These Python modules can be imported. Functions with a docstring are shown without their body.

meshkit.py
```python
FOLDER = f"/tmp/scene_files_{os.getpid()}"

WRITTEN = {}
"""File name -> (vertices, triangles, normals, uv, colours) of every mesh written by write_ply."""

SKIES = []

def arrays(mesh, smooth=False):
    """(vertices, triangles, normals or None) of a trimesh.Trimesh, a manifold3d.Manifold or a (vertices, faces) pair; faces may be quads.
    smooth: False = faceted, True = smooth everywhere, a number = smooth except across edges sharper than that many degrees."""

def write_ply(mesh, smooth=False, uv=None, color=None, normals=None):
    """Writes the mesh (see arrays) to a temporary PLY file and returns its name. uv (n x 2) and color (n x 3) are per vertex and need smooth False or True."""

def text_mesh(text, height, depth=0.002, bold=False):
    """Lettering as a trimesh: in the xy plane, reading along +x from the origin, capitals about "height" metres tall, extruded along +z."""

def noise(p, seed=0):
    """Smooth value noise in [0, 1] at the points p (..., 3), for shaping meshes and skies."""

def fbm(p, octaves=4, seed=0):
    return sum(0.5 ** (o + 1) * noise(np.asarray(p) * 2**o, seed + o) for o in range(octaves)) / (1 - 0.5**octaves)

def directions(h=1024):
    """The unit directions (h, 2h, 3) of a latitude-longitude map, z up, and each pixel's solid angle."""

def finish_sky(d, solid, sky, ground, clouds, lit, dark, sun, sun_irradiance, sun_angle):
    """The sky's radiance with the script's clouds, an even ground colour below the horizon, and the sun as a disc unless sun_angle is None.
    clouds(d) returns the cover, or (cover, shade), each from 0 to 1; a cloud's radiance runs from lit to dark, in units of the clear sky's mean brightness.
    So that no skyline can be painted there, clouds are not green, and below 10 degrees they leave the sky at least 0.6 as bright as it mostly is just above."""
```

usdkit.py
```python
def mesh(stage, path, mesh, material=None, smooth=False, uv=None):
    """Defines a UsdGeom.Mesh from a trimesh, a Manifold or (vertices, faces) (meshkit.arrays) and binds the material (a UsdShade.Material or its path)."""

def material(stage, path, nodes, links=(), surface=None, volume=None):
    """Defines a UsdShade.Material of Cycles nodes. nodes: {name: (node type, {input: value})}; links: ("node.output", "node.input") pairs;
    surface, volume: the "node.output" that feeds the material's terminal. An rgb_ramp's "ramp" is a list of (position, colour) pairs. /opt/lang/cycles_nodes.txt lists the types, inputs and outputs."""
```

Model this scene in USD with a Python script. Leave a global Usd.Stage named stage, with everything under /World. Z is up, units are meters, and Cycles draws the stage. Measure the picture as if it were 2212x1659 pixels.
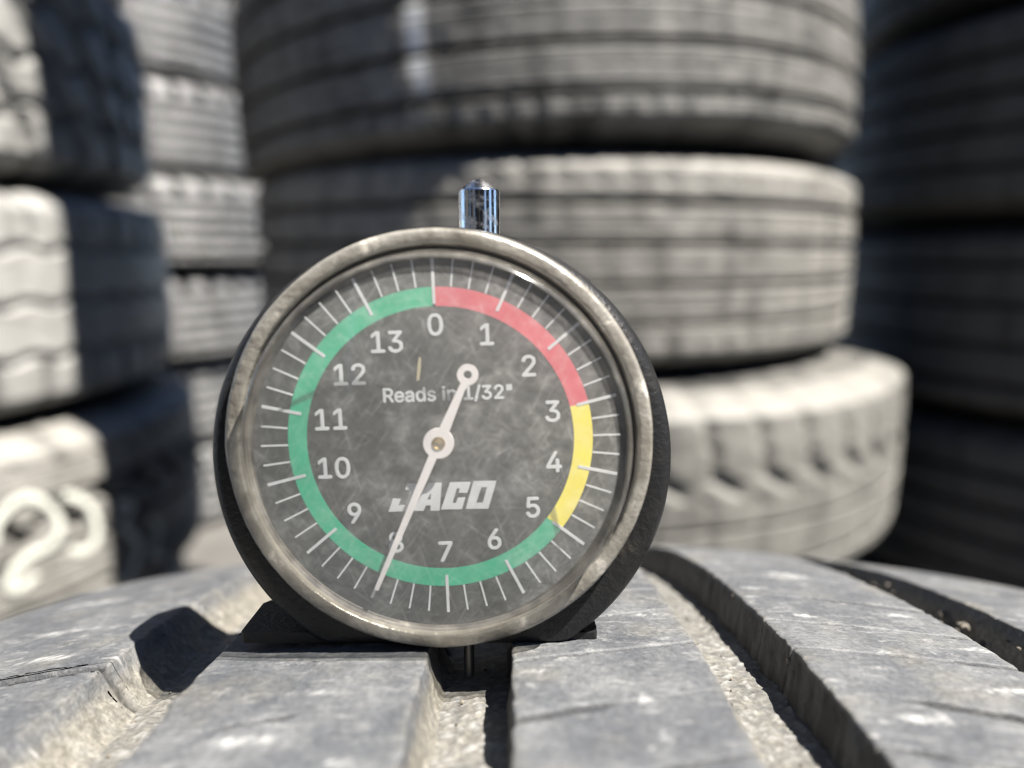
import math, numpy as np, trimesh, meshkit, usdkit
from meshkit import fbm, noise, text_mesh
from shapely.geometry import Polygon, Point, LineString
from shapely import affinity
from pxr import Usd, UsdGeom, UsdLux, UsdShade, Gf, Sdf, Vt

stage = Usd.Stage.CreateInMemory()
W = UsdGeom.Xform.Define(stage, '/World')
MM = 0.001
GROUND = -0.7536                       # ground height below the lens, metres
# ------------------------------------------------------------------ camera
cam = UsdGeom.Camera.Define(stage, '/World/camera')
PITCH = 10.07
cam.AddTranslateOp().Set(Gf.Vec3d(0, 0, -GROUND))
cam.AddRotateXOp().Set(90 - PITCH)
cam.CreateHorizontalApertureAttr(36.0)
cam.CreateFocalLengthAttr(36.0 * 1597 / 2212)
cam.CreateFStopAttr(9.4)
cam.CreateFocusDistanceAttr(0.0935)
cam.CreateClippingRangeAttr(Gf.Vec2f(0.01, 2000))
cam.CreateExposureAttr(2.15)
# ------------------------------------------------------------------ sky and sun
SUN_EL, SUN_AZ = math.radians(61.0), math.radians(180 - 66)   # azimuth clockwise from the view direction (+y)
sx, sy, sz = math.cos(SUN_EL) * math.sin(SUN_AZ), math.cos(SUN_EL) * math.cos(SUN_AZ), math.sin(SUN_EL)
usdkit.material(stage, '/World/Looks/sky', {
    'sky': ('sky_texture', {'sky_type': 'single_scattering', 'sun_disc': False, 'sun_elevation': SUN_EL, 'sun_rotation': math.atan2(sx, sy), 'altitude': 5000.0, 'aerosol_density': 0.06}),
    'bg': ('background_shader', {'strength': 0.05})}, [('sky.color', 'bg.color')], surface='bg.background')
dome = UsdLux.DomeLight.Define(stage, '/World/sky')
UsdShade.MaterialBindingAPI.Apply(dome.GetPrim()).Bind(UsdShade.Material.Get(stage, '/World/Looks/sky'))
dome.GetPrim().SetCustomDataByKey('kind', 'structure')
sun = UsdLux.DistantLight.Define(stage, '/World/sun')
sun.CreateNormalizeAttr(True); sun.CreateIntensityAttr(1.25); sun.CreateAngleAttr(0.5); sun.CreateColorAttr(Gf.Vec3f(1.0, 0.95, 0.87))
q = Gf.Rotation(Gf.Vec3d(0, 0, 1), Gf.Vec3d(sx, sy, sz))
sun.AddOrientOp().Set(Gf.Quatf(q.GetQuat()))

# ------------------------------------------------------------------ helpers
used = {}
def numbered(base):
    k = used.get(base, 0); used[base] = k + 1
    return base if k == 0 else '%s_%03d' % (base, k)
def tag(p, label=None, cat=None, group=None, kind=None):
    p = p.GetPrim() if hasattr(p, 'GetPrim') else p
    for k, v in (('label', label), ('category', cat), ('group', group), ('kind', kind)):
        if v: p.SetCustomDataByKey(k, v)
    return p
def thing(name, label, cat, loc=(0, 0, 0), group=None):
    x = UsdGeom.Xform.Define(stage, numbered('/World/' + name))
    x.AddTranslateOp().Set(Gf.Vec3d(*map(float, loc)))
    tag(x, label, cat, group)
    return x
def part(name, m, mat, parent, smooth=30, attrs=None):
    """one Mesh prim; smooth=True keeps the vertices so that attrs (name -> values) fit."""
    path = numbered(str(parent.GetPath()) + '/' + name)
    g = usdkit.mesh(stage, path, m, '/World/Looks/' + mat, smooth=True if attrs else smooth)
    for k, v in (attrs or {}).items():
        UsdGeom.PrimvarsAPI(g).CreatePrimvar(k, Sdf.ValueTypeNames.FloatArray, 'vertex').Set(Vt.FloatArray.FromNumpy(np.asarray(v, np.float32)))
    return g
def grid_faces(nr, nc, wrap_r=False, wrap_c=False, flip=False):
    r = np.arange(nr if wrap_r else nr - 1); c = np.arange(nc if wrap_c else nc - 1)
    R_, C_ = np.meshgrid(r, c, indexing='ij'); R2, C2 = (R_ + 1) % nr, (C_ + 1) % nc
    f = np.stack([R_ * nc + C_, R_ * nc + C2, R2 * nc + C2, R2 * nc + C_], -1).reshape(-1, 4)
    return f[:, ::-1] if flip else f
def lathe(profile, n=160, axis='y'):
    """closed or open (r, a) profile turned round the local y axis; a is depth along y."""
    p = np.asarray(profile, float); th = np.linspace(0, 2 * np.pi, n, endpoint=False)
    v = np.stack([p[None, :, 0] * np.cos(th)[:, None], np.repeat(p[None, :, 1], n, 0), p[None, :, 0] * np.sin(th)[:, None]], -1).reshape(-1, 3)
    return v, grid_faces(n, len(p), wrap_r=True, flip=True)
def sstep(x, a, b):
    t = np.clip((x - a) / (b - a), 0, 1); return t * t * (3 - 2 * t)
def up_faces(v, f, out):
    """flip all faces if they look away from the direction field 'out' on average"""
    f = np.asarray(f); a, b, c = v[f[:, 0]], v[f[:, 1]], v[f[:, 2]]
    n = np.cross(b - a, c - a)
    return f if (n * out[f[:, 0]]).sum() > 0 else f[:, ::-1]

# ------------------------------------------------------------------ materials
def mat(name, nodes, links, surface='p.BSDF'):
    return usdkit.material(stage, '/World/Looks/' + name, nodes, links, surface=surface)

# worn foreground rubber: grey weathered rubber, tan dust where the mesh says dust lies, white scuffs
mat('worn_rubber', {
    'tc': ('texture_coordinate', {}),
    'n1': ('noise_texture', {'scale': 90.0, 'detail': 8.0, 'roughness': 0.72}),
    'n2': ('noise_texture', {'scale': 380.0, 'detail': 7.0, 'roughness': 0.72}),
    'n3': ('noise_texture', {'scale': 1500.0, 'detail': 3.0, 'roughness': 0.6}),
    'mp': ('mapping', {'mapping_type': 'point', 'scale': (220.0, 900.0, 500.0), 'rotation': (0, 0, 0.3)}),
    'n4': ('noise_texture', {'scale': 1.0, 'detail': 5.0, 'roughness': 0.7}),
    'r1': ('rgb_ramp', {'ramp': [(0.30, (0.036, 0.039, 0.045)), (0.50, (0.060, 0.063, 0.069)), (0.70, (0.105, 0.107, 0.110))]}),
    'r4': ('rgb_ramp', {'ramp': [(0.55, (0, 0, 0)), (0.66, (0.35, 0.35, 0.35)), (0.8, (1, 1, 1))]}),
    'm4': ('mix_color', {'b': (0.19, 0.19, 0.188)}),
    'r2': ('rgb_ramp', {'ramp': [(0.54, (0, 0, 0)), (0.60, (0.45, 0.45, 0.45)), (0.70, (1, 1, 1))]}),
    'm2': ('mix_color', {'b': (0.20, 0.20, 0.196)}), 'nm': ('noise_texture', {'scale': 32.0, 'detail': 5.0, 'roughness': 0.6, 'distortion': 0.6}), 'rm': ('rgb_ramp', {'ramp': [(0.44, (0.05, 0.05, 0.05)), (0.62, (0.9, 0.9, 0.9))]}), 'mm': ('math', {'math_type': 'multiply'}),
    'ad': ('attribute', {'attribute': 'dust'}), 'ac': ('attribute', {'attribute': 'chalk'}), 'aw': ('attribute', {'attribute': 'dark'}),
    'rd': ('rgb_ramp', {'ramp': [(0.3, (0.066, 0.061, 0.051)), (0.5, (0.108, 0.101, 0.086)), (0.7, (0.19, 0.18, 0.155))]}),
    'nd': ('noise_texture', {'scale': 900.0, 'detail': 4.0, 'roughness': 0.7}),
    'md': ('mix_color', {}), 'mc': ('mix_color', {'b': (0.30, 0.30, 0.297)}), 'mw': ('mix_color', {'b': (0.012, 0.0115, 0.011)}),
    'b1': ('bump', {'strength': 0.5, 'distance': 0.00025}), 'r3': ('rgb_ramp', {'ramp': [(0.30, (0.74, 0.74, 0.74)), (0.5, (1, 1, 1)), (0.70, (1.22, 1.21, 1.19))]}), 'm3': ('mix_color', {'blend_type': 'multiply', 'fac': 1.0, 'use_clamp': False}),
    'b2': ('bump', {'strength': 0.5, 'distance': 0.0006}),
    'p': ('principled_bsdf', {'roughness': 0.62, 'specular_ior_level': 0.4})},
    [('tc.object', 'n1.vector'), ('tc.object', 'n2.vector'), ('tc.object', 'n3.vector'), ('tc.object', 'mp.vector'), ('mp.vector', 'n4.vector'), ('tc.object', 'nd.vector'),
     ('n1.fac', 'r1.fac'), ('n4.fac', 'r4.fac'), ('r4.color', 'm4.fac'), ('r1.color', 'm4.a'),
     ('n2.fac', 'r2.fac'), ('tc.object', 'nm.vector'), ('nm.fac', 'rm.fac'), ('r2.color', 'mm.value1'), ('rm.color', 'mm.value2'), ('mm.value', 'm2.fac'), ('m4.result', 'm2.a'),
     ('nd.fac', 'rd.fac'), ('m2.result', 'md.a'), ('rd.color', 'md.b'), ('ad.fac', 'md.fac'),
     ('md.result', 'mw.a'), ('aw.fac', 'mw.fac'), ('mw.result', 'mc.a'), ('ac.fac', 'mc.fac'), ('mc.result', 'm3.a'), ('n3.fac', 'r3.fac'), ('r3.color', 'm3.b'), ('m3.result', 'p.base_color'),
     ('n3.fac', 'b1.height'), ('n2.fac', 'b2.height'), ('b2.normal', 'b1.normal'), ('b1.normal', 'p.normal')])

def stack_rubber(name, dark, dusty, lo, hi, rough=0.6, spec=0.25, bump=0.4):
    mat(name, {
        'tc': ('texture_coordinate', {}), 'ad': ('attribute', {'attribute': 'dust'}), 'ac': ('attribute', {'attribute': 'groove_shade'}),
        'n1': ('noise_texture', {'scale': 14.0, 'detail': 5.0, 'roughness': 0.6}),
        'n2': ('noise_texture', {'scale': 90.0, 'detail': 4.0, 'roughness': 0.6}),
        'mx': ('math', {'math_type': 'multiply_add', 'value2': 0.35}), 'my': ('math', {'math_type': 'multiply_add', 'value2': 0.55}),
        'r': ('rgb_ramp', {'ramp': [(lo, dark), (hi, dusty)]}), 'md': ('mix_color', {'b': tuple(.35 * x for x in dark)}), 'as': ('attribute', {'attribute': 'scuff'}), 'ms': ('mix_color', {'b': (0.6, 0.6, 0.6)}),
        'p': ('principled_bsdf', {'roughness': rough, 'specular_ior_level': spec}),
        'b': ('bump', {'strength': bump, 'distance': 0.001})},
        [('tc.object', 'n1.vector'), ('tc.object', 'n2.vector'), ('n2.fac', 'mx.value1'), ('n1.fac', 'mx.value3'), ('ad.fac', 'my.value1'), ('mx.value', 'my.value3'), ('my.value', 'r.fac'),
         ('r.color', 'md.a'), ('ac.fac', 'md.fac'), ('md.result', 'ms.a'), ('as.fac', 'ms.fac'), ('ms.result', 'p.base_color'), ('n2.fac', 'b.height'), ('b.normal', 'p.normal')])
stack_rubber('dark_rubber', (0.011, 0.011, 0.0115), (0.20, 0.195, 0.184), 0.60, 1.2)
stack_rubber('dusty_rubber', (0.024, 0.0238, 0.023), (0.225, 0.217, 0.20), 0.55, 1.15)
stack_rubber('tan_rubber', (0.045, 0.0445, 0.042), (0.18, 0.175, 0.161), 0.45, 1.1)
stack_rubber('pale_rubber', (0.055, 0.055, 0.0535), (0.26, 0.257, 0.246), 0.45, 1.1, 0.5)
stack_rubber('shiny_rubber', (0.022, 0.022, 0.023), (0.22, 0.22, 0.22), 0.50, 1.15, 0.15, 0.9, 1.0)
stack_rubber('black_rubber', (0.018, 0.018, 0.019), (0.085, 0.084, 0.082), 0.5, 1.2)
mat('chalk', {'tc': ('texture_coordinate', {}), 'n': ('noise_texture', {'scale': 220.0, 'detail': 4.0}),
    'r': ('rgb_ramp', {'ramp': [(0.3, (0.30, 0.31, 0.28)), (0.6, (0.52, 0.53, 0.48))]}), 'p': ('principled_bsdf', {'roughness': 0.9, 'specular_ior_level': 0.2})},
    [('tc.object', 'n.vector'), ('n.fac', 'r.fac'), ('r.color', 'p.base_color')])
mat('ground', {'tc': ('texture_coordinate', {}), 'n': ('noise_texture', {'scale': 6.0, 'detail': 8.0, 'roughness': 0.65}),
    'r': ('rgb_ramp', {'ramp': [(0.3, (0.05, 0.048, 0.045)), (0.7, (0.09, 0.085, 0.078))]}), 'b': ('bump', {'strength': 0.6, 'distance': 0.01}), 'p': ('principled_bsdf', {'roughness': 0.95})},
    [('tc.object', 'n.vector'), ('n.fac', 'r.fac'), ('r.color', 'p.base_color'), ('n.fac', 'b.height'), ('b.normal', 'p.normal')])
mat('crumbs', {'tc': ('texture_coordinate', {}), 'n': ('noise_texture', {'scale': 900.0, 'detail': 3.0}),
    'r': ('rgb_ramp', {'ramp': [(0.3, (0.035, 0.031, 0.026)), (0.7, (0.15, 0.13, 0.105))]}), 'p': ('principled_bsdf', {'roughness': 0.9})},
    [('tc.object', 'n.vector'), ('n.fac', 'r.fac'), ('r.color', 'p.base_color')])
# gauge
mat('black_plastic', {'tc': ('texture_coordinate', {}), 'n': ('noise_texture', {'scale': 1300.0, 'detail': 3.0, 'roughness': 0.6}), 'n2': ('noise_texture', {'scale': 160.0, 'detail': 6.0, 'roughness': 0.7}),
    'r': ('rgb_ramp', {'ramp': [(0.52, (0.0075, 0.0075, 0.008)), (0.64, (0.014, 0.013, 0.012)), (0.78, (0.05, 0.044, 0.036))]}),
    'b': ('bump', {'strength': 0.7, 'distance': 0.00025}), 'p': ('principled_bsdf', {'roughness': 0.45, 'specular_ior_level': 0.35})},
    [('tc.object', 'n.vector'), ('tc.object', 'n2.vector'), ('n2.fac', 'r.fac'), ('r.color', 'p.base_color'), ('n.fac', 'b.height'), ('b.normal', 'p.normal')])
mat('grimy_bezel', {'tc': ('texture_coordinate', {}), 'n': ('noise_texture', {'scale': 190.0, 'detail': 6.0, 'roughness': 0.6, 'distortion': 0.5}), 'n3': ('noise_texture', {'scale': 900.0, 'detail': 4.0}),
    'r': ('rgb_ramp', {'ramp': [(0.33, (0.13, 0.118, 0.098)), (0.50, (0.225, 0.21, 0.182)), (0.60, (0.27, 0.255, 0.225)), (0.66, (0.50, 0.465, 0.41)), (0.75, (0.60, 0.56, 0.49))]}),
    'b': ('bump', {'strength': 0.5, 'distance': 0.0003}),
    'p': ('principled_bsdf', {'roughness': 0.30, 'specular_ior_level': 0.7, 'metallic': 0.3, 'coat_weight': 0.3, 'coat_roughness': 0.15})},
    [('tc.object', 'n.vector'), ('tc.object', 'n3.vector'), ('n.fac', 'r.fac'), ('r.color', 'p.base_color'), ('n3.fac', 'b.height'), ('b.normal', 'p.normal')])
mat('chrome', {'tc': ('texture_coordinate', {}), 'n': ('noise_texture', {'scale': 700.0, 'detail': 5.0, 'roughness': 0.7}),
    'r': ('rgb_ramp', {'ramp': [(0.45, (0.13, 0.13, 0.13)), (0.75, (0.45, 0.45, 0.45))]}), 'b': ('bump', {'strength': 0.04, 'distance': 0.0001}),
    'p': ('principled_bsdf', {'metallic': 1.0, 'base_color': (0.75, 0.75, 0.77)})},
    [('tc.object', 'n.vector'), ('n.fac', 'r.fac'), ('r.color', 'p.roughness'), ('n.fac', 'b.height'), ('b.normal', 'p.normal')])
def paint(name, c, rough=0.5, **k):
    mat(name, {'tc': ('texture_coordinate', {}), 'n': ('noise_texture', {'scale': 300.0, 'detail': 4.0}),
        'r': ('rgb_ramp', {'ramp': [(0.3, tuple(0.85 * x for x in c)), (0.7, c)]}), 'p': ('principled_bsdf', {'roughness': rough, **k})},
        [('tc.object', 'n.vector'), ('n.fac', 'r.fac'), ('r.color', 'p.base_color')])
paint('dial_black', (0.014, 0.0145, 0.014)); paint('dial_white', (0.46, 0.47, 0.485)); paint('band_red', (0.50, 0.055, 0.085)); paint('band_yellow', (0.66, 0.56, 0.05))
paint('band_green', (0.0, 0.31, 0.165)); paint('needle_white', (0.62, 0.58, 0.575)); paint('brass', (0.70, 0.50, 0.20), 0.25, metallic=1.0); paint('steel_dark', (0.10, 0.10, 0.10), 0.35, metallic=0.6)
paint('well', (0.03, 0.028, 0.026), 0.5)
# scratched clear plastic: mostly see-through, hazed by fine scuffs and dust on its outer face
def scratch(k, ang, sc):
    return {'m%d' % k: ('mapping', {'mapping_type': 'texture', 'rotation': (0, ang, 0), 'scale': (1 / (sc * 190.), 1 / 200., 1 / (sc * 5600.))}), 's%d' % k: ('noise_texture', {'scale': 1.0, 'detail': 1.0, 'distortion': 1.2}),
            'r%d' % k: ('rgb_ramp', {'ramp': [(0.65, (0, 0, 0)), (0.76, (0.13, 0.13, 0.13))]}), 'a%d' % k: ('mix_color', {'blend_type': 'add', 'fac': 1.0})}
nodes = {'tc': ('texture_coordinate', {}),
    'nA': ('noise_texture', {'scale': 420.0, 'detail': 9.0, 'roughness': 0.72, 'distortion': 0.25}), 'nB': ('noise_texture', {'scale': 60.0, 'detail': 4.0, 'roughness': 0.6}),
    'mAB': ('math', {'math_type': 'multiply_add', 'value2': 0.55}),
    'rA': ('rgb_ramp', {'ramp': [(0.52, (0.10, 0.10, 0.10)), (0.78, (0.165, 0.165, 0.165)), (1.0, (0.33, 0.33, 0.33))]}),
    't': ('transparent_bsdf', {'color': (0.975, 0.98, 0.975)}), 'd': ('diffuse_bsdf', {'color': (0.75, 0.745, 0.72)}), 'tl': ('translucent_bsdf', {'color': (0.75, 0.745, 0.72)}), 'dm': ('mix_closure', {'fac': 0.4}),
    'h': ('mix_closure', {}), 'lw': ('layer_weight', {'blend': 0.5}), 'pw': ('math', {'math_type': 'power', 'value2': 5.0}), 'f': ('math', {'math_type': 'multiply_add', 'value2': 0.9, 'value3': 0.04}), 'g': ('glossy_bsdf', {'roughness': 0.07, 'color': (0.95, 0.95, 0.95)}), 'o': ('mix_closure', {})}
links = [('tc.object', 'nA.vector'), ('tc.object', 'nB.vector'), ('nA.fac', 'mAB.value3'), ('nB.fac', 'mAB.value1'), ('mAB.value', 'rA.fac'),
     ('d.BSDF', 'dm.closure1'), ('tl.BSDF', 'dm.closure2'), ('t.BSDF', 'h.closure1'), ('dm.closure', 'h.closure2'), ('h.closure', 'o.closure1'), ('g.BSDF', 'o.closure2'), ('lw.facing', 'pw.value1'), ('pw.value', 'f.value1'), ('f.value', 'o.fac')]
prev = 'rA.color'
for k, (ang, sc) in enumerate([(.65, 1.0), (-.5, 1.3), (1.25, .8), (-1.1, 1.1), (.1, 1.5), (2.2, .9)]):
    nodes.update(scratch(k, ang, sc))
    links += [('tc.object', 'm%d.vector' % k), ('m%d.vector' % k, 's%d.vector' % k), ('s%d.fac' % k, 'r%d.fac' % k), (prev, 'a%d.a' % k), ('r%d.color' % k, 'a%d.b' % k)]
    prev = 'a%d.result' % k
mat('hazy_rim', {'tc': ('texture_coordinate', {}), 'n': ('noise_texture', {'scale': 260.0, 'detail': 7.0, 'roughness': 0.65}), 'rA': ('rgb_ramp', {'ramp': [(0.40, (0.05, 0.05, 0.05)), (0.62, (0.13, 0.13, 0.13)), (0.78, (0.36, 0.36, 0.36))]}),
    't': ('transparent_bsdf', {'color': (0.96, 0.955, 0.94)}), 'd': ('diffuse_bsdf', {'color': (0.60, 0.56, 0.49)}), 'h': ('mix_closure', {}), 'lw': ('layer_weight', {'blend': 0.5}), 'pw': ('math', {'math_type': 'power', 'value2': 3.0}), 'f': ('math', {'math_type': 'multiply_add', 'value2': 0.85, 'value3': 0.06}),
    'g': ('glossy_bsdf', {'roughness': 0.12, 'color': (0.95, 0.95, 0.95)}), 'o': ('mix_closure', {})},
    [('tc.object', 'n.vector'), ('n.fac', 'rA.fac'), ('rA.color', 'h.fac'), ('t.BSDF', 'h.closure1'), ('d.BSDF', 'h.closure2'), ('h.closure', 'o.closure1'), ('g.BSDF', 'o.closure2'), ('lw.facing', 'pw.value1'), ('pw.value', 'f.value1'), ('f.value', 'o.fac')], surface='o.closure')
mat('scratched_plastic', nodes, links + [(prev, 'h.fac')], surface='o.closure')

# ------------------------------------------------------------------ ground
gp = np.array([[-60, -60, 0], [60, -60, 0], [60, 60, 0], [-60, 60, 0]], float)
g = usdkit.mesh(stage, '/World/ground', (gp, np.array([[0, 1, 2], [0, 2, 3]])), '/World/Looks/ground'); tag(g, 'dusty bare yard ground under the tyre stacks', kind='structure')

# ------------------------------------------------------------------ foreground tyre, built in mm round its contact point with the gauge
R0, AL, XC = 355.0, math.radians(7.1), 10.0
OY, OZ = 37.012, -398.632            # tyre centre from the lens, mm
def crown(u):
    a = np.abs(u); return u * u / 1100 + np.clip(a - 92, 0, None) ** 2 / 75
def tyre_pt(u, s, h):
    """lateral u, arc s past the gauge's contact, height h over the tread face -> metres from the tyre's centre foot"""
    ph = AL + s / R0; r = R0 - crown(u) + h
    return np.stack([u, r * np.sin(ph), R0 + r * np.cos(ph)], -1) * MM
PER = 2 * math.pi * R0
S0, S1 = -75.0, 165.0
fine = np.arange(S0, S1, 0.42); coarse = np.linspace(S1, S0 + PER, 330, endpoint=False)
worn = thing('worn_tyre', 'worn dusty tyre in front with the dial gauge standing on its tread', 'tyre', (XC * MM, OY * MM, -GROUND + (OZ - R0) * MM))
DEPTH = 6.3
# ribs: edges, wall run-out left and right, sipes (s at middle, slope, open width function, depth function)
def lin(u, pts):
    return np.interp(u, [p[0] for p in pts], [p[1] for p in pts])
RIBS = [
    dict(a=-121, b=-60, wl=0, wr=6.5, sip=[(-30, .12, [(-121, 2.2), (-62, 1.8), (-60, 1.5)], [(-121, 4), (-75, 3.5), (-63, 2.2), (-60, .6)]), (-1.5, .14, [(-121, 2.4), (-66, 2.2), (-60, 1.6)], [(-121, 4), (-72, 3.2), (-62, 2.0), (-60, .5)]),
        (33, .30, [(-121, 2.0), (-80, 1.0), (-60, .5)], [(-121, 4), (-82, 2.0), (-66, .8), (-60, .4)]), (66, .2, [(-121, 2.0), (-80, 1.6), (-60, .7)], [(-121, 4), (-80, 3), (-60, .5)]), (99, .2, [(-121, 2.0), (-60, .7)], [(-121, 4), (-60, .5)]), (132, .2, [(-121, 2.0), (-60, .7)], [(-121, 4), (-60, .5)])]),
    dict(a=-46.2, b=-20.1, wl=1.4, wr=2.6, sip=[(-27, .18, 't', 't')] + [(-13.6, .24, [(-46, .25), (-40, .5), (-38, .9), (-36.5, .3), (-34.6, .8), (-33, .9), (-31, .2), (-20, .2)], [(-46, .12), (-40, .3), (-38, 1.0), (-36.5, .2), (-34.6, 1.0), (-33, .9), (-31, .12), (-20, .12)]), (-1.2, .12, [(-46, .2), (-40, .35), (-37, .3), (-34, .6), (-32, .2), (-20, .2)], [(-46, .1), (-40, .5), (-37, .2), (-34, .8), (-32, .1), (-20, .1)])] + [(11.5 + 12.4 * k, .15, 't', 't') for k in range(12)]),
    dict(a=-9.9, b=12.3, wl=.7, wr=5.0, sip=[(-24, .27, 't', 't'), (-12.5, .29, [(-10, 1.0), (-1, .9), (1, .3), (12, .25)], [(-10, 2.2), (-2, 1.8), (1, .2), (12, .15)]), (-.3, .27, 't', 't'), (11.0, .37, 't', 't')] + [(22 + 11.8 * k, .3, 't', 't') for k in range(12)]),
    dict(a=23.9, b=50.5, wl=1.0, wr=1.8, sip=[(-34, -.25, 't', 't'), (-22.5, -.25, 't', 't'), (-11.8, -.26, [(24, .3), (31, .35), (33, 1.1), (50, 1.3)], [(24, .25), (31, .3), (34, 2.4), (50, 3.2)]), (.8, -.09, 't', 't'), (10.3, -.12, 't', 't'), (22.6, -.2, [(24, .3), (32, .35), (34, 1.0), (50, 1.2)], [(24, .25), (32, .3), (35, 2.2), (50, 3.0)]), (37.5, .07, 't', 't'), (49, .05, 't', 't'), (60, .0, [(24, .3), (33, .3), (35, 1.0), (50, 1.2)], [(24, .2), (33, .2), (36, 2.2), (50, 3.0)])] + [(72 + 11.5 * k, 0, 't', 't') for k in range(8)]),
    dict(a=61.5, b=121, wl=2.0, wr=0, sip=[(-20, -.15, [(61, .3), (121, 1.6)], [(61, .2), (80, .3), (95, 2.5), (121, 4)]), (18, -.12, [(61, .3), (80, .3), (121, 1.8)], [(61, .15), (80, .3), (95, 2.5), (121, 4)]), (52, -.1, [(61, .3), (80, .3), (121, 1.8)], [(61, .15), (80, .3), (95, 2.5), (121, 4)]), (86, -.1, [(61, .3), (121, 1.8)], [(61, .15), (80, .3), (121, 4)])]),
]
OFF = np.array([-.95, -.6, -.42, -.2, 0, .2, .42, .6, .95]); DEP = np.array([0, .06, .62, 1, 1, 1, .62, .06, 0])
# chalky scuffs: (u, s, radius u, radius s)
SPOTS = [(-17.8 - 7.5, -21.8, 1.0, .75), (-36, -17.5, 3.2, .8), (-31, -9, 2.6, .5), (4.5, -18.5, .55, .8), (4, -12, 1.0, .5), (30, 14, 1.6, .6), (40, 21, 1.8, .5), (44, 17, 2.2, .8), (45, -7, 3.0, .9), (31.5, -14, 2.2, 1.0), (-28, 3, 2.4, .5), (-40, 6, 1.5, .5), (8, 12, 3, .6), (37, 40, 3, 2), (28, 28, 2, 1), (-75, 20, 4, 1), (-70, 8, 3, 1), (-82, 40, 5, 2), (48, 5, 2, .6), (75, 25, 6, 1.2), (35, 2, 1, .5)]
rng = np.random.default_rng(5)
for _ in range(170):
    SPOTS.append((rng.uniform(-95, 95), rng.uniform(-30, 110), *(rng.uniform(.15, .8) ** 1.5 * np.array([1.6, .55]))))
def surface_attrs(u, s, h, depth_frac, edge):
    p = np.stack([u * .16, s * .16, 0 * u], -1)
    big = fbm(p, 4, 3); fine_ = fbm(p * 6, 3, 9)
    dust = sstep(depth_frac, .12, .55) * (0.62 + .5 * fine_) + (big > .56) * (big - .56) * 1.6
    dust += np.exp(-(edge / .8) ** 2) * .28 * (fine_ > .42)
    chalk = 0 * u
    for (cu, cs, ru, rs) in SPOTS:
        m = (np.abs(u - cu) < 3 * ru) & (np.abs(s - cs) < 3 * rs)
        if m.any():
            d = np.hypot((u[m] - cu) / ru, (s[m] - cs) / rs) + (fbm(np.stack([.8 * u[m] - .6 * s[m], .5 * u[m] + .7 * s[m], .37 * u[m]], -1) * 1.7, 4, 4) - .5) * 2.4
            chalk[m] = np.maximum(chalk[m], (1 - sstep(d, .1, 1.5)) * (.1 + .9 * sstep(fine_[m] * .4 + .6 * fbm(np.stack([.7 * u[m] + .7 * s[m], .6 * s[m] - .7 * u[m], .3 * s[m]], -1) * 3.1, 3, 14), .38, .60)) * .85)
    return np.clip(dust, 0, 1), chalk
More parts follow.
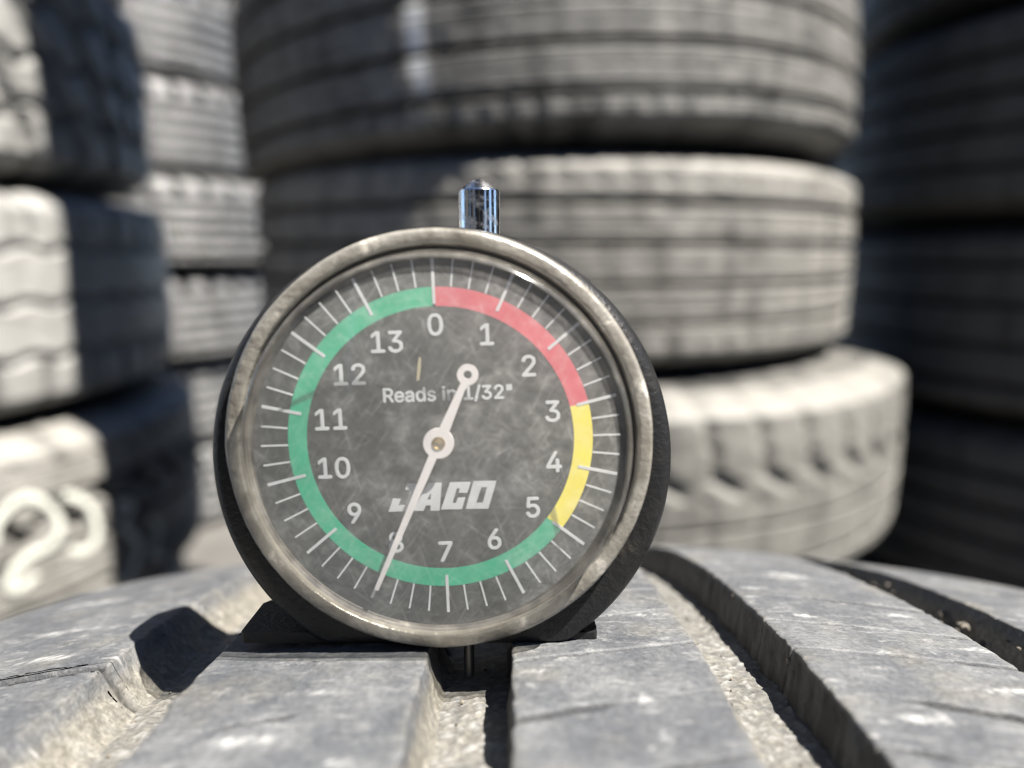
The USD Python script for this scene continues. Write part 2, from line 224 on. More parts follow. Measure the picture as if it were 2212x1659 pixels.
for ri, rb in enumerate(RIBS):
    a, b, um = rb['a'], rb['b'], .5 * (rb['a'] + rb['b'])
    cols, hh = [], []
    tw = np.linspace(0, 1, 12)
    def wall(w, depth):
        w = max(w, .5)
        if w < 1.5: x, y = w * tw, -depth * tw
        else: x, y = w * tw, -depth * (1 - (1 - tw) ** 2.1)
        return x, y
    if rb['wl'] or ri == 4:
        x, y = wall(rb['wl'], DEPTH); cols += list(a - x[::-1]); hh += list(y[::-1] - .28)
    else:
        pass
    step = .5 if ri in (1, 2, 3) else .9
    top = np.concatenate([[a + .12, a + .35], np.arange(a + .7, b - .6, step), [b - .35, b - .12]])
    ht = np.zeros(len(top)); ht[0] = ht[-1] = -.12; ht[1] = ht[-2] = -.03
    cols += list(top); hh += list(ht)
    if rb['wr'] or ri == 0:
        x, y = wall(rb['wr'], DEPTH); cols += list(b + x); hh += list(y - .28)
    cols, hh = np.array(cols), np.array(hh)
    sp = sorted(rb['sip'], key=lambda k: k[0])
    keep = np.ones(len(fine), bool)
    for k in sp: keep &= np.abs(fine - k[0]) > 1.0
    base = [(s, -1, 0) for s in fine[keep]] + [(s, -1, 0) for s in coarse]
    for i, k in enumerate(sp):
        base += [(k[0], i, j) for j in range(len(OFF))]
    base.sort(key=lambda r: (r[0], r[2]))
    uc = np.clip(cols, a, b)
    Wf, Df = [], []
    for i, k in enumerate(sp):
        if k[2] == 't':
            r_ = noise(np.stack([uc * .25, np.full_like(uc, i * 7.3), np.full_like(uc, ri * 3.1)], -1), 11)
            Wf.append(.58 + .8 * np.clip(r_ - .55, 0, 1)); Df.append(.30 + .4 * r_ + 3.0 * np.clip(r_ - .58, 0, 1))
        else:
            Wf.append(lin(uc, k[2])); Df.append(lin(uc, k[3]))
    slopes = np.array([k[1] for k in sp]); cents = np.array([k[0] for k in sp])
    ns = np.array([r[0] for r in base])
    sl = np.interp(ns, cents, slopes) * np.clip(1 - np.clip(ns - 150, 0, 30) / 30, 0, 1)
    S = ns[:, None] + sl[:, None] * (uc - um)[None, :]
    H = np.repeat(hh[None], len(ns), 0)
    D0 = np.zeros_like(S)
    for r, (s, i, j) in enumerate(base):
        if i >= 0:
            S[r] += OFF[j] * Wf[i]; D0[r] = DEP[j] * Df[i]
    U = np.repeat(cols[None], len(ns), 0)
    q_ = np.stack([U, S, 0 * U], -1)
    inwall = np.clip(-H / DEPTH, 0, 1)
    # chipped edges, worn face, caked walls
    jit = (fbm(np.stack([S * .45, H * .4 + ri * 5, U * .02], -1), 4, 21) - .5)
    side = np.where(U < um, -1, 1)
    near = np.exp(-np.minimum(np.abs(U - a), np.abs(U - b)) / 1.2) * (H > -.5) + (H <= -.5)
    U = U + side * jit * 1.1 * near
    big = (fbm(q_ * .11, 3, ri + 40) - .5) * .28 + (fbm(q_ * .7, 4, ri + 60) - .5) * .14
    H = H + big * (1 - inwall) - D0 + inwall * (fbm(q_ * .9, 4, 77) - .5) * .7 * (1 if min(rb['wl'], 9) else 1)
    edge = np.minimum(np.abs(uc - a), np.abs(uc - b))[None] + 0 * U + 6 * (inwall > .1)
    dust, chalk = surface_attrs(U.ravel(), S.ravel(), H.ravel(), (inwall).ravel(), edge.ravel())
    steep = np.repeat((np.where(cols < a, rb['wl'], np.where(cols > b, rb['wr'], 9)) < 1.95)[None], len(ns), 0).ravel()
    dust = np.where(steep, dust * .3, dust); dark = np.where(steep & (inwall.ravel() > .05), .55 + .4 * sstep(fbm(q_.reshape(-1, 3) * .8, 3, 91), .35, .6), 0) + np.clip(D0.ravel() * 1.3, 0, .95)  # shade of steep groove walls and sipes put into the colour as near-black
    V = tyre_pt(U, S, H).reshape(-1, 3)
    f = grid_faces(len(ns), len(cols), wrap_r=True)
    out = np.stack([0 * V[:, 0], V[:, 1], V[:, 2] - R0 * MM], -1)
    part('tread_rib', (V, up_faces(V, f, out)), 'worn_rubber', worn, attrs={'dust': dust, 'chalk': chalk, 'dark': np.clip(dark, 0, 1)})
# groove floors
for gi in range(4):
    a, b = RIBS[gi]['b'] - .5, RIBS[gi + 1]['a'] + .5
    cols = np.arange(a, b + .4, .45); ns = np.concatenate([np.arange(S0, S1, .45), coarse])
    S, U = np.meshgrid(ns, cols, indexing='ij'); q_ = np.stack([U, S, 0 * U], -1)
    grit = fbm(q_ * 1.6, 3, 5)
    H = -DEPTH + .15 + (fbm(q_ * .35, 3, gi) - .5) * .5 + np.clip(grit - .56, 0, 1) * .9
    V = tyre_pt(U, S, H).reshape(-1, 3); out = np.stack([0 * V[:, 0], V[:, 1], V[:, 2] - R0 * MM], -1)
    f = up_faces(V, grid_faces(len(ns), len(cols), wrap_r=True), out)
    dust = np.clip(.55 + .6 * (fbm(q_ * .8, 3, 31) - .4), 0, 1).ravel()
    part('groove_floor', (V, f), 'worn_rubber', worn, attrs={'dust': dust, 'chalk': np.clip((grit - .64) * 5, 0, .35).ravel(), 'dark': 0 * dust})
# sidewalls and inner face
for sgn in (-1, 1):
    prof = np.array([(119.5, R0 - 25), (121.5, R0 - 30), (127, R0 - 45), (131, R0 - 70), (131, R0 - 95), (126, R0 - 120), (116, R0 - 138), (108, R0 - 146), (104, R0 - 150), (100, R0 - 144), (112, R0 - 100), (112, R0 - 60), (98, R0 - 36), (0, R0 - 22)])
    prof[0, 1] = R0 - crown(np.array(121.0)) - .3
    th = np.linspace(0, 2 * np.pi, 360, endpoint=False)
    V = np.stack([np.repeat(sgn * prof[None, :, 0], 360, 0), prof[None, :, 1] * np.sin(th)[:, None], R0 + prof[None, :, 1] * np.cos(th)[:, None]], -1).reshape(-1, 3) * MM
    f = grid_faces(360, len(prof), wrap_r=True, flip=sgn < 0)
    part('sidewall', (V, f), 'worn_rubber', worn, attrs={'dust': np.full(len(V), .15), 'chalk': np.zeros(len(V)), 'dark': np.full(len(V), .3)})
# dried mud crumbs lying in the grooves
crumbs = []
rng = np.random.default_rng(11)
def crumb(u, s, h, r):
    m = trimesh.creation.icosphere(1, 1.0)
    v = m.vertices * (1 + 1.1 * (noise(m.vertices * 1.9 + rng.uniform(0, 99, 3), 3)[:, None] - .5)) * r * np.array([1, rng.uniform(.8, 1.3), .8])
    ph = AL + s / R0; c = tyre_pt(np.array(float(u)), np.array(float(s)), np.array(float(h))) / MM
    crumbs.append(trimesh.Trimesh((v + c) * MM, m.faces, process=False))
for _ in range(130):
    gi = rng.integers(0, 4); a, b = RIBS[gi]['b'], RIBS[gi + 1]['a']
    crumb(rng.uniform(a + 1.5, b - 1), rng.uniform(-30, 45), -DEPTH + .35, rng.uniform(.08, .28))
for _ in range(70):
    crumb(rng.normal(60.6, .8), rng.uniform(0, 75), rng.uniform(-6, -1.8), .25 + .8 * rng.uniform() ** 3)
for _ in range(40):
    crumb(24.2 + rng.normal(0, .2), rng.uniform(-20, 40), rng.uniform(-3, -.6), rng.uniform(.15, .4))
CR = UsdGeom.Xform  # (crumbs are one uncountable mass)
cm = trimesh.util.concatenate(crumbs); cm.apply_translation([XC * MM, OY * MM, -GROUND + (OZ - R0) * MM])
g = usdkit.mesh(stage, '/World/mud_crumbs', cm, '/World/Looks/crumbs', smooth=20); tag(g, 'dry tan mud crumbs and grit lying in the tread grooves of the front tyre', 'grit', kind='stuff')

# ------------------------------------------------------------------ the dial gauge; local frame in mm: x right, y away from the viewer, z up, origin at the bezel's front centre
GC = np.array([-8.35, 81.8, -21.75])
gauge = UsdGeom.Xform.Define(stage, numbered('/World/tread_depth_gauge'))
gauge.AddTranslateOp().Set(Gf.Vec3d(*(GC * MM + np.array([0, 0, -GROUND]))))
gauge.AddRotateXOp().Set(-2.5)
tag(gauge, 'round black tyre tread depth gauge with scratched dial standing on the front tyre', 'depth gauge')
DIAL = None
def gpart(name, m, material, parent=gauge, smooth=35, move=None):
    if isinstance(m, tuple): v, f = np.asarray(m[0], float), m[1]
    else: v, f = np.array(m.vertices, float), np.array(m.faces)
    if DIAL:
        k, ang, ox, oz = DIAL; c_, s_ = k * math.cos(ang), k * math.sin(ang)
        v = np.stack([c_ * v[:, 0] - s_ * v[:, 2] + ox, v[:, 1], s_ * v[:, 0] + c_ * v[:, 2] + oz], -1)
    return part(name, (v * MM, f), material, parent, smooth)
def flat(shape, y0, y1):
    """a shapely outline in the dial plane (x right, z up) made into a slab from depth y0 (front) to y1"""
    ms = []
    for gm in getattr(shape, 'geoms', [shape]):
        m = trimesh.creation.extrude_polygon(gm, abs(y1 - y0), engine='earcut')
        v = np.stack([m.vertices[:, 0], y1 - m.vertices[:, 2], m.vertices[:, 1]], -1)
        ms.append(trimesh.Trimesh(v, m.faces, process=False))
    return trimesh.util.concatenate(ms)
# housing: D-shaped block, rounded front edge, flat foot
def housing_loop(r, cut, zc=-2.5, n=220):
    th = np.linspace(0, 2 * np.pi, n, endpoint=False) + .5 * np.pi
    x, z = r * np.cos(th), zc + r * np.sin(th)
    return x, np.maximum(z, cut)
layers = [(22.0, -22, 2.0), (24.6, -23.6, 1.8), (25.9, -24.45, 1.9), (26.7, -24.8, 2.4), (27.25, -24.95, 3.4), (27.5, -25.0, 5.0), (27.6, -25.0, 9.0), (27.4, -25.0, 12.0), (26.3, -24.6, 13.6), (24.0, -23.5, 14.2), (0.01, -2.5, 14.3)]
V = []
for r, cut, y in layers:
    x, z = housing_loop(r, cut); V.append(np.stack([x, np.full_like(x, y), z], -1))
V = np.concatenate(V); f = grid_faces(len(layers), 220, wrap_c=True)
gpart('housing', (V, up_faces(V, f, V - np.array([0, 7, -2.5]))), 'black_plastic', smooth=40)
bp = Polygon([(-24.9, 3.0), (18.8, 3.0), (18.8, 11.5), (17.6, 13), (-23.7, 13), (-24.9, 11.5)]).buffer(-.5).buffer(.5, 6)
m = trimesh.creation.extrude_polygon(bp, 1.35, engine='earcut'); v = m.vertices.copy(); v[:, 2] += -25.25
gpart('base_plate', (v, m.faces), 'black_plastic', smooth=25)
# bezel ring (closed section), lens, well
bez = [(24.3, 2.6), (24.6, 1.8), (24.58, .8), (24.45, .38), (24.25, .16), (24.0, .06), (23.5, .0), (23.15, .01), (22.95, .06), (22.8, .2), (22.7, .45), (22.62, .9), (22.6, 2.6), (24.3, 2.6)]
n = 240; V, f = lathe(bez, n)
th = np.repeat(np.linspace(0, 2 * np.pi, n, endpoint=False), len(bez)); rr = np.hypot(V[:, 0], V[:, 2])
k = 1 + ((fbm(np.stack([np.cos(th) * 5, np.sin(th) * 5, V[:, 1] * 1.5], -1), 4, 8) - .5) * .008)
V[:, 0] *= k; V[:, 2] *= k; V[:, 1] += (fbm(np.stack([np.cos(th) * 7, np.sin(th) * 7, rr], -1), 4, 18) - .5) * .2
gpart('bezel', (V, up_faces(V, f, V - np.stack([23.3 * np.cos(th), 0 * th + 1.2, 23.3 * np.sin(th)], -1))), 'grimy_bezel', smooth=50)
wl = [(22.05, 2.5), (21.9, 3.05), (0.01, 3.06)]
V, f = lathe([(22.7, .85), (22.0, .85), (21.9, 1.1)], 160); gpart('dial_surround', (V, up_faces(V, f, V * np.array([0, -1, 0]))), 'well')
rim = [(22.25, .9), (22.2, .35), (22.12, .1), (22.0, -.3), (21.9, -1.0), (21.85, -1.8), (21.75, -2.3), (21.58, -2.7), (21.35, -2.9), (21.1, -2.95), (20.85, -2.85), (20.6, -2.6), (20.45, -2.45), (20.3, -2.42)]
V, f = lathe(rim, 200); th = np.repeat(np.linspace(0, 2 * np.pi, 200, endpoint=False), len(rim))
gpart('lens_rim', (V, up_faces(V, f, V - np.stack([19 * np.cos(th), 0 * th + 1, 19 * np.sin(th)], -1))), 'hazy_rim', smooth=True)
lens = [(r, -2.42 - 1.8 * (1 - (r / 20.3) ** 2)) for r in np.linspace(20.3, 0.02, 32)]
V, f = lathe(lens, 200); gpart('lens', (V, up_faces(V, f, V - np.array([0, 12, 0]))), 'scratched_plastic', smooth=True)
# dial
YD = 1.0
m = trimesh.creation.cylinder(radius=22.3, height=.6, sections=160); v = np.stack([m.vertices[:, 0], m.vertices[:, 2] + YD + .3, m.vertices[:, 1]], -1)
dial = gpart('dial', (v, m.faces[:, ::-1]), 'dial_black', smooth=30)
DIAL = (.96, math.radians(1.9), .10, .50)
def sector(r0, r1, a0, a1, n=90):
    t = np.radians(np.linspace(a0, a1, max(3, int(n * abs(a1 - a0) / 180) + 2)))
    o = [(r1 * math.sin(x), r1 * math.cos(x)) for x in t]; i = [(r0 * math.sin(x), r0 * math.cos(x)) for x in t[::-1]]
    return Polygon(o + i)
DIV = 360 / 14
for nm, a0, a1, mt in (('red', .6, 3 * DIV, 'band_red'), ('yellow', 3 * DIV, 5 * DIV, 'band_yellow'), ('green', 5 * DIV, 359.4, 'band_green')):
    p_ = gpart('colour_band', flat(sector(16.05, 18.3, a0, a1), YD - .03, YD + .02), mt, dial, smooth=False)
    tag(p_, '%s band of the dial ring' % nm)
for i in range(56):
    a = math.radians(i * DIV / 4); major = i % 4 == 0
    r0, r1, w = (16.9, 21.7, .36) if major else (18.35, 21.6, .21)
    if i == 0: r0, r1 = 16.3, 21.6
    t = Polygon([(-w / 2, r0), (w / 2, r0), (w / 2, r1), (-w / 2, r1)])
    gpart('tick_mark', flat(affinity.rotate(t, -math.degrees(a), origin=(0, 0)), YD - .06, YD + .01), 'dial_white', dial, smooth=False)
def text_slab(txt, h, x, z, y0=YD - .05, centre=True, bold=False):
    m = text_mesh(txt, h, .05, bold); v = m.vertices
    b = m.bounds
    ox = -(b[0, 0] + b[1, 0]) / 2 if centre else -b[0, 0]
    oz = -(b[0, 1] + b[1, 1]) / 2 if centre else 0
    V, F = [], []
    for j, (dx, dz) in enumerate([(0, 0)] if bold else [(-.075, 0), (.075, 0), (0, .06), (0, -.06)]):
        V.append(np.stack([v[:, 0] + ox + x + dx, y0 + .05 - v[:, 2] - .008 * j, v[:, 1] + oz + z + dz], -1)); F.append(m.faces + j * len(v))
    return np.concatenate(V), np.concatenate(F)
for i in range(14):
    a = math.radians(i * DIV)
    rr = 13.9 if i < 10 else 13.35
    gpart('numeral', text_slab(str(i), 2.45, rr * math.sin(a), rr * math.cos(a)), 'dial_white', dial, smooth=False)
gpart('caption', text_slab('Reads in 1/32"', 1.62, -6.55, 4.85, centre=False), 'dial_white', dial, smooth=False)
JACO = {'j': [[(370, 1255), (515, 1255), (430, 1522), (185, 1530), (232, 1400), (302, 1410), (278, 1470), (352, 1470), (405, 1312), (352, 1312)]],
        'a': [[(575, 1250), (702, 1250), (676, 1522), (590, 1522), (596, 1468), (545, 1468), (522, 1522), (425, 1522)], [(603, 1335), (596, 1415), (555, 1415)]],
        'c': [[(785, 1246), (982, 1243), (948, 1345), (868, 1345), (880, 1300), (848, 1300), (800, 1452), (838, 1452), (858, 1400), (928, 1396), (893, 1508), (695, 1510)]],
        'o': [[(1012, 1236), (1228, 1234), (1222, 1260), (1150, 1505), (935, 1506)], [(1085, 1290), (1145, 1290), (1098, 1452), (1030, 1452)]]}
for k, rings in JACO.items():
    c = [[((x - 700) * .01254, (829 - y) * .01254) for x, y in r] for r in rings]
    gpart('logo_letter', flat(affinity.rotate(Polygon(c[0], c[1:]).buffer(.03), -1.5, origin=(0, 0)), YD - .06, YD + .01), 'dial_white', dial, smooth=False)
paint('scuff_tan', (0.34, 0.30, 0.20))
sc = gpart('scuff', flat(affinity.rotate(Polygon([(-.14, -1.4), (.12, -1.35), (.24, .2), (.2, 1.3), (-.02, 1.4), (-.12, .3)]), -6, origin=(0, 0)).buffer(.03), YD - .05, YD + .01).apply_translation([-2.2, 0, 8.7]), 'scuff_tan', dial, smooth=False)
tag(sc, 'short tan scuff above the caption')
# needle with ringed tail
NA = math.degrees(math.atan2(-140, -326))
def pol(r, a): return (r * math.sin(a), r * math.cos(a))
YN = -.3
DIAL = (1.0, 0, .0, .40)
tip = Polygon([(-.5, 1.2), (.5, 1.2), (.25, 19.0), (-.25, 19.0)])
tail = Polygon([(-.62, -1.2), (.62, -1.2), (.36, -7.6), (-.36, -7.6)])
tr = Point(0, -8.55).buffer(1.2, 24).difference(Point(0, -8.55).buffer(.48, 20))
hub = Point(0, 0).buffer(1.75, 32)
nd = affinity.rotate(tip.union(tail).union(tr).union(hub).difference(Point(0, 0).buffer(.78, 24)), -NA, origin=(0, 0))
needle = gpart('needle', flat(nd, YN, YN + .3), 'needle_white', smooth=30)
V, f = lathe([(.78, YD), (.78, YN - .05), (.66, YN - .1), (.5, YN + .15), (.01, YN + .25)], 40); gpart('spindle', (V, up_faces(V, f, V - np.array([0, 5, 0]))), 'brass', needle)
DIAL = None
# plunger: chrome knob on top, stem through the housing down into the groove
def turned(profile, n, cx, cy):
    V, f = lathe(profile, n); V = np.stack([V[:, 0] + cx, V[:, 2] + cy, V[:, 1]], -1)
    return V, up_faces(V, f, V - np.array([cx, cy, np.mean([p[1] for p in profile])]))
PX, PY = 4.4, 8.3
kn = [(2.5, 20.0), (2.5, 26.2), (2.5, 29.35), (2.42, 29.5), (2.3, 29.55), (1.5, 30.2), (.6, 30.75), (.25, 30.85), (.01, 30.87)]
gpart('plunger_knob', turned(kn, 64, PX, PY), 'chrome', smooth=25)
pin = [(.01, -30.8), (.5, -30.8), (.66, -30.3), (.66, -24.0), (.01, -24.0)]
gpart('plunger_pin', turned(pin, 32, 2.95, 5.2), 'steel_dark', smooth=30)

# ------------------------------------------------------------------ stacked tyres
def stacked_tyre_parts(parent, style, mats, seed, nth=440):
    """unit tyre: outer radius 1, half width 1 (scaled by its Xform); axis z, base at z=0"""
    rng = np.random.default_rng(seed)
    th = np.linspace(0, 2 * np.pi, nth, endpoint=False)
    if style == 'mud':
        zz = np.linspace(-.93, .93, 130)
    else:
        zz = np.linspace(-.93, .93, 210)
    TH, Z = np.meshgrid(th, zz, indexing='ij')
    A = np.abs(Z)
    r = 1 - .010 * Z ** 2 - .10 * np.clip((A - .76) / .17, 0, 1) ** 2
    d = np.zeros_like(r)
    if style == 'rib_d':
        for gz in (-.66, -.38, -.10, .18, .46):
            d = np.maximum(d, .03 * (1 - sstep(np.abs(Z - gz), .045, .065)))
        ph = (TH * 38 / (2 * np.pi) + .4 * Z) % 1
        d = np.maximum(d, .028 * (1 - sstep(np.abs(ph - .5), .10, .18)) * sstep(Z, .50, .56))
    if style in ('rib', 'rib_b', 'rib_c'):
        gr = {'rib': (-.60, -.22, .18, .56), 'rib_b': (-.52, -.18, .16, .50), 'rib_c': (-.50, -.05, .40)}[style]
        for gz in gr:
            d = np.maximum(d, .024 * (1 - sstep(np.abs(Z - gz), .022, .036)))
        npitch = {'rib': 96, 'rib_b': 78, 'rib_c': 60}[style]
        ph = (TH * npitch / (2 * np.pi) + Z * {'rib': .5, 'rib_b': .25, 'rib_c': 1.6}[style]) % 1
        cut = 1 - sstep(np.abs(ph - .5), .05, .11)
        d = np.maximum(d, cut * .0085 * sstep(A, .60, .68))
        d = np.maximum(d, cut * .0022 * (A < .6))
        if style == 'rib_c':
            zig = np.abs(Z - (.22 + .10 * np.sin(TH * 46)))
            d = np.maximum(d, .030 * (1 - sstep(zig, .04, .085)))
    elif style == 'shoulder':
        n_ = 50
        zig = .10 * (2 * np.abs(((TH * n_ / (2 * np.pi)) % 1) - .5) * 2 - 1)
        ph0 = (TH * n_ / (2 * np.pi)) % 1
        d = np.maximum(d, .011 * (1 - sstep(np.abs(Z - .22 + .30 * (ph0 - .5)), .05, .09)) * (1 - sstep(np.abs(ph0 - .5), .24, .34)))
        for gz in (-.20, -.62):
            d = np.maximum(d, .022 * (1 - sstep(np.abs(Z - gz), .014, .028)))
        ph = (TH * n_ / (2 * np.pi) + .5 * Z * (Z > 0)) % 1
        d = np.maximum(d, .013 * (1 - sstep(np.abs(ph - .5), .035, .08)) * sstep(Z, .26, .32))
        d = np.maximum(d, .010 * (1 - sstep(np.abs((ph + .25) % 1 - .5), .04, .1)) * (Z < .1) * .6)
    elif style == 'mud':
        n_ = 40
        ph = (TH * n_ / (2 * np.pi) + .55 * np.sign(Z) * A ** 1.3) % 1
        ph2 = (TH * n_ / (2 * np.pi) + .9 * Z + .3) % 1
        lug = (1 - sstep(np.abs(ph - .5), .10, .17)) * sstep(A, .40, .46)
        mid = (1 - sstep(np.abs(ph2 - .5), .10, .17)) * (A < .5)
        d = np.maximum(lug, mid) * .02
        for gz in (-.42, .02, .44):
            zg = gz + .07 * np.sin(TH * n_ + gz * 9)
            d = np.maximum(d, .018 * (1 - sstep(np.abs(Z - zg), .025, .05)))
    elif style == 'wave':
        n_ = 48
        ph = (TH * n_ / (2 * np.pi)) % 1
        d = .022 * (1 - sstep(np.abs(ph - .5), .06, .12)) * sstep(A, .45, .52)
        for gz in (-.45, .45, 0):
            d = np.maximum(d, .015 * (1 - sstep(np.abs(Z - gz - .025 * np.sin(TH * n_)), .02, .04)))
    for gz in np.arange(-.66, .67, .12): d = np.maximum(d, .0035 * (1 - sstep(np.abs(Z - gz - .02 * math.sin(gz * 40)), .004, .012)) * (style[:3] == 'rib'))
    r = r - d + (fbm(np.stack([np.cos(TH) * 9, np.sin(TH) * 9, Z * 4], -1), 3, seed) - .5) * .006
    V = np.stack([r * np.cos(TH), r * np.sin(TH), Z], -1).reshape(-1, 3)
    f = up_faces(V, grid_faces(nth, len(zz), wrap_r=True), V * np.array([1, 1, 0]))
    st_ = fbm(np.stack([np.cos(TH) * 26, np.sin(TH) * 26, Z * 1.2 + 50], -1), 4, seed + 9)
    if style == 'rib' and mats == K: st_ = np.maximum(st_, 2.6 * (1 - sstep(np.abs(TH - 4.04 + .02 * Z), .014, .03)) * sstep(Z, -.75, -.35) * (d < .012))
    part('tread', (V, f), mats[0], parent, attrs={'dust': np.clip(st_ * 1.5 - .25, 0, 2).ravel(), 'groove_shade': np.clip(d / .026, 0, 1).ravel() ** 1.5 * .9, 'scuff': np.clip(st_ - 1.2, 0, 1).ravel()})  # grooves and cuts painted darker with depth, in place of their shade
    for sgn in (-1, 1):
        pr = np.array([(.888, .93), (.86, .955), (.82, .985), (.78, 1.0), (.72, 1.0), (.66, .97), (.60, .90), (.575, .84), (.57, .78), (.60, .74), (.70, .80), (.82, .78), (.86, .60), (.865, 0.0)])
        t2 = np.linspace(0, 2 * np.pi, 160, endpoint=False)
        V = np.stack([pr[None, :, 0] * np.cos(t2)[:, None], pr[None, :, 0] * np.sin(t2)[:, None], np.repeat(sgn * pr[None, :, 1], 160, 0)], -1).reshape(-1, 3)
        part('sidewall', (V, grid_faces(160, len(pr), wrap_r=True, flip=sgn > 0)), mats[1], parent, smooth=40)
first = {}
def stacked_tyre(label, cx, cy, z0, R, H, style, mats, rot=0, tilt=(0, 0), group=None):
    """z0: height of the tyre's middle below/above the lens"""
    x = UsdGeom.Xform.Define(stage, numbered('/World/stacked_tyre'))
    x.AddTranslateOp().Set(Gf.Vec3d(cx, cy, z0 - GROUND)); x.AddRotateXYZOp().Set(Gf.Vec3f(tilt[0], tilt[1], rot)); x.AddScaleOp().Set(Gf.Vec3f(R, R, H / 2))
    key = (style, mats)
    if key not in first:
        stacked_tyre_parts(x, style, mats, len(first) + 3); first[key] = x.GetPath()
    else:
        x.GetPrim().GetReferences().AddInternalReference(first[key]); x.GetPrim().SetInstanceable(True)
        x.ClearXformOpOrder()
        for a in ('xformOp:translate', 'xformOp:rotateXYZ', 'xformOp:scale'): pass
        x.SetXformOpOrder([UsdGeom.XformOp(x.GetPrim().GetAttribute(a)) for a in ('xformOp:translate', 'xformOp:rotateXYZ', 'xformOp:scale')])
    tag(x, label, 'tyre', group)
    return x
D, B, P_, K, SH = ('dusty_rubber', 'dusty_rubber'), ('black_rubber', 'black_rubber'), ('pale_rubber', 'dusty_rubber'), ('dark_rubber', 'black_rubber'), ('shiny_rubber', 'black_rubber')
MD = ('dusty_rubber', 'black_rubber'); TN = ('tan_rubber', 'dusty_rubber')
C0 = (.039, .937)
hid = 'further tyres of the middle stack, mostly out of the picture'
stacked_tyre('large dark tyre with a bright scuff line, topmost of the middle stack in view', C0[0] - .004, C0[1], .172, .347, .190, 'rib', K, 20, (-1.8, -2.2))
stacked_tyre('grey dusty ribbed tyre in the middle stack, right behind the gauge knob', C0[0] + .008, C0[1], -.008, .345, .190, 'rib_b', MD, 50, (0, 0))
stacked_tyre('pale dusty tyre with zigzag shoulder blocks, low in the middle stack beside the gauge', C0[0] + .03, C0[1], -.198, .386, .188, 'shoulder', TN, 8, (0.5, 0))
for k in range(2):
    stacked_tyre('dusty tyre under the pale zigzag tyre of the middle stack', C0[0] + .01, C0[1], -.408 - .230 * k, .36, .230, 'rib_b', MD, 30 * k, group='bottom tyres of the middle stack')
for k in range(5):
    stacked_tyre('ribbed tyre above the frame on the middle stack', C0[0] + .004 * (-1) ** k, C0[1], .181 + .19 * (k + 1), .36, .186, 'rib', K, 25 * k + 40, group=hid)
LC = (-.849, .870)
stacked_tyre('pale mud tyre with chunky tread blocks at the top left corner', LC[0] - .004, LC[1], .188, .400, .237, 'mud', P_, 3)
stacked_tyre('pale grooved tyre half in shade, second down in the left stack', LC[0], LC[1], -.049, .408, .237, 'wave', P_, 7)
lt = stacked_tyre('pale tyre with white chalk scrawl at the left edge', LC[0] + .018, LC[1], -.286, .414, .237, 'rib_c', MD, 5)
for k in range(2):
    stacked_tyre(['dusty tyre just under the chalk-marked tyre of the left stack', 'dusty tyre on the ground at the foot of the left stack'][k], LC[0], LC[1], -.4915 - .174 * k, .40, .174, 'wave', P_, 40 + 20 * k, group='bottom tyres of the left stack')
for k in range(7):  # unseen top of the stack, built tall to shut out overhead sky
    stacked_tyre('mud tyre above the frame on the left stack', LC[0], LC[1], (.188 + .238 * (k + 1)), .385, .237, 'mud', P_, 30 * k + 10, group='tyres above the frame on the left stack')
RC = (.822, 1.01)
names = ['black tyre at the top right corner of the right stack', 'black tyre second from top of the right stack, just below the corner', 'black tyre in the right stack level with the top of the gauge', 'black tyre in the right stack beside the pale zigzag tyre']
for k, nm in enumerate(names):
    stacked_tyre(nm, RC[0] + (.006, -.006, .004, 0)[k], RC[1], .377 - .227 * k, (.355, .36, .355, .355)[k], .227, ('rib', 'rib_b', 'rib', 'rib_b')[k], B, 17 * k)
for k in range(2):
    stacked_tyre('black tyre low in the right stack behind the front tyre', RC[0], RC[1], -.5015 - .168 * k, .35, .168, 'rib', B, 31 * k, group='bottom tyres of the right stack')
for k in range(3):
    stacked_tyre('black tyre above the frame on the right stack', RC[0], RC[1], .377 + .228 * (k + 1), .355, .226, 'rib', B, 31 * k, group='tyres above the frame on the right stack')
FC = (-1.11, 2.2)
fl = ['far stacked tyre just above the frame, on top of the far stack', 'far stacked tyre at the top edge of the picture, between the left and middle stacks', 'far stacked tyre with wide dark grooves, second down in the far stack', 'far stacked tyre that sticks out to the right, level with the gauge knob', 'far stacked tyre beside the upper left of the gauge, under the one that sticks out', 'dim far stacked tyre beside the lower left of the gauge', 'dim far stacked tyre mostly hidden behind the front tyre']
for k, nm in enumerate(fl):
    stacked_tyre(nm, FC[0] + (0, 0, 0, .03, 0, -.03, -.04)[k], FC[1], .90 - .236 * (k + .5), (0.42, .41, .415, .424, .415, .40, .40)[k], .236, ('rib_d', 'rib_d', 'rib_d', 'rib_d', 'rib_d', 'rib_d', 'rib_d')[k], SH, 23 * k, (0, (0, 1, 0, 0, -1, 0, 0)[k]))
for k in range(6):
    stacked_tyre('black tyre far behind the gap between the middle and right stacks', .95, 1.95, GROUND + .1087 + .2174 * k, .36, .2174, 'rib', B, 23 * k, group='far stack behind the right-hand gap')
# stacks added unseen round the viewpoint to block low sky and darken reflections
for i, (bx, by, n_) in enumerate([(-1.35, -.35, 7), (-.95, -1.25, 8), (-.1, -1.75, 8), (.85, -1.75, 7), (1.9, -.1, 7), (1.75, 1.1, 8), (-1.7, 1.3, 8), (-1.85, -1.0, 8), (-.55, -2.3, 8), (.4, -2.3, 8), (1.5, -1.1, 7), (-1.6, -2.0, 8)]):
    for k in range(n_):
        stacked_tyre('black tyre in an added stack behind or beside the viewpoint, outside the picture', bx + .006 * math.sin(k * 2.3 + i), by, GROUND + .115 + .23 * k, .365, .23, 'rib_b', B, 37 * k + i * 11, group='added stacks round the viewpoint, outside the picture')
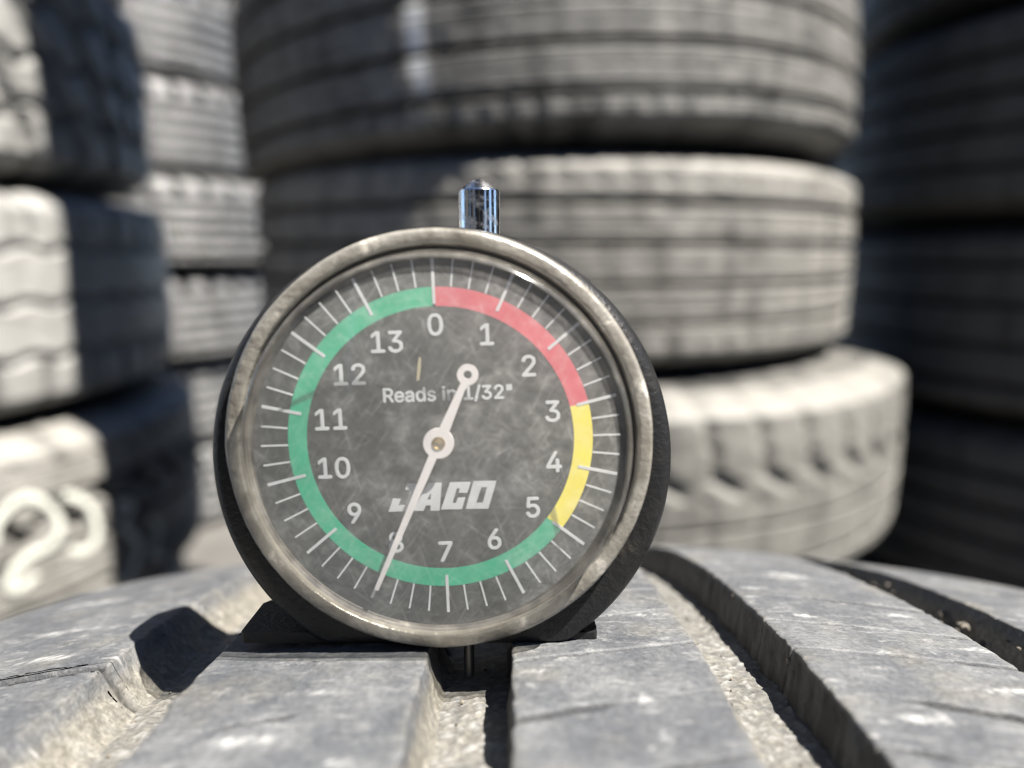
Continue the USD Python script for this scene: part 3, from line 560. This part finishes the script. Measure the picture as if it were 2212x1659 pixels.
# chalk scrawl on the tread of the left stack's third tyre
def chalk_stroke(pts, w, parent_c, R):
    """pts: (angle in degrees seen from the tyre's axis, height) -> ribbon with thickness standing on the tread"""
    P = np.array(pts, float); t = np.linspace(0, len(P) - 1, 14 * len(P))
    from scipy.interpolate import CubicSpline
    cs = CubicSpline(np.arange(len(P)), P); A = cs(t); dA = cs(t, 1)
    e = np.stack([A[:, 0] * R, A[:, 1]], -1); de = np.stack([dA[:, 0] * R, dA[:, 1]], -1); nrm = np.stack([-de[:, 1], de[:, 0]], -1); nrm /= np.linalg.norm(nrm, axis=1)[:, None]
    prof = [(-1, -.002), (-.8, .0009), (-.3, .0012), (.3, .0012), (.8, .0009), (1, -.002)]
    V = []
    for o, hgt in prof:
        wob = 1 + .25 * (fbm(np.stack([t * 3, t * 0 + o * 2, t * 0], -1), 3, 2) - .5)
        q2 = e + nrm * (o * w * wob)[:, None]; ang = q2[:, 0] / R; r = R + hgt
        V.append(np.stack([parent_c[0] + r * np.sin(ang), parent_c[1] - r * np.cos(ang), q2[:, 1] - GROUND], -1))
    V = np.stack(V, 1).reshape(-1, 3); f = grid_faces(len(t), len(prof))
    return V, up_faces(V, f, V - np.array([parent_c[0], parent_c[1], -.29 - GROUND]))
LP = (LC[0] + .018, LC[1])
SCR = {}
def img_to_tyre(px, py, c, R):
    p = math.radians(PITCH); d = np.array([(px - 1106) / 1597, 0, 0]) + np.array([0, math.sin(p), math.cos(p)]) * (829 - py) / 1597 + np.array([0, math.cos(p), -math.sin(p)])
    a = d[0] ** 2 + d[1] ** 2; b = d[0] * c[0] + d[1] * c[1]; k = (b - math.sqrt(b * b - a * (c[0] ** 2 + c[1] ** 2 - R * R))) / a
    w = k * d
    return math.atan2(w[0] - c[0], -(w[1] - c[1])), w[2]
strokes = [[(-12, 1175), (2, 1120), (45, 1078), (95, 1085), (130, 1125), (118, 1170), (75, 1195), (38, 1225), (22, 1265), (42, 1272), (80, 1240)],
           [(140, 1075), (175, 1078), (205, 1110), (212, 1160), (185, 1190), (150, 1182)], [(250, 1090), (285, 1100), (270, 1140), (300, 1170), (290, 1230), (262, 1250)], [(325, 1120), (345, 1150), (335, 1190), (360, 1200)]]
for st in strokes:
    v, f = chalk_stroke([img_to_tyre(x, y, LP, .415) for x, y in st], .0046, LP, .4135)
    SCR[len(SCR)] = (v, f)
for k, (v, f) in SCR.items():
    g = usdkit.mesh(stage, numbered('/World/chalk_mark'), (v, f), '/World/Looks/chalk', smooth=40)
    tag(g, ['large looping white chalk stroke on the left tyre tread', 'hooked white chalk stroke right of the large loop on the left tyre', 'faint wavy chalk stroke in the shade on the left tyre', 'small faint chalk stroke at the shaded right end of the left tyre'][k], 'chalk mark')
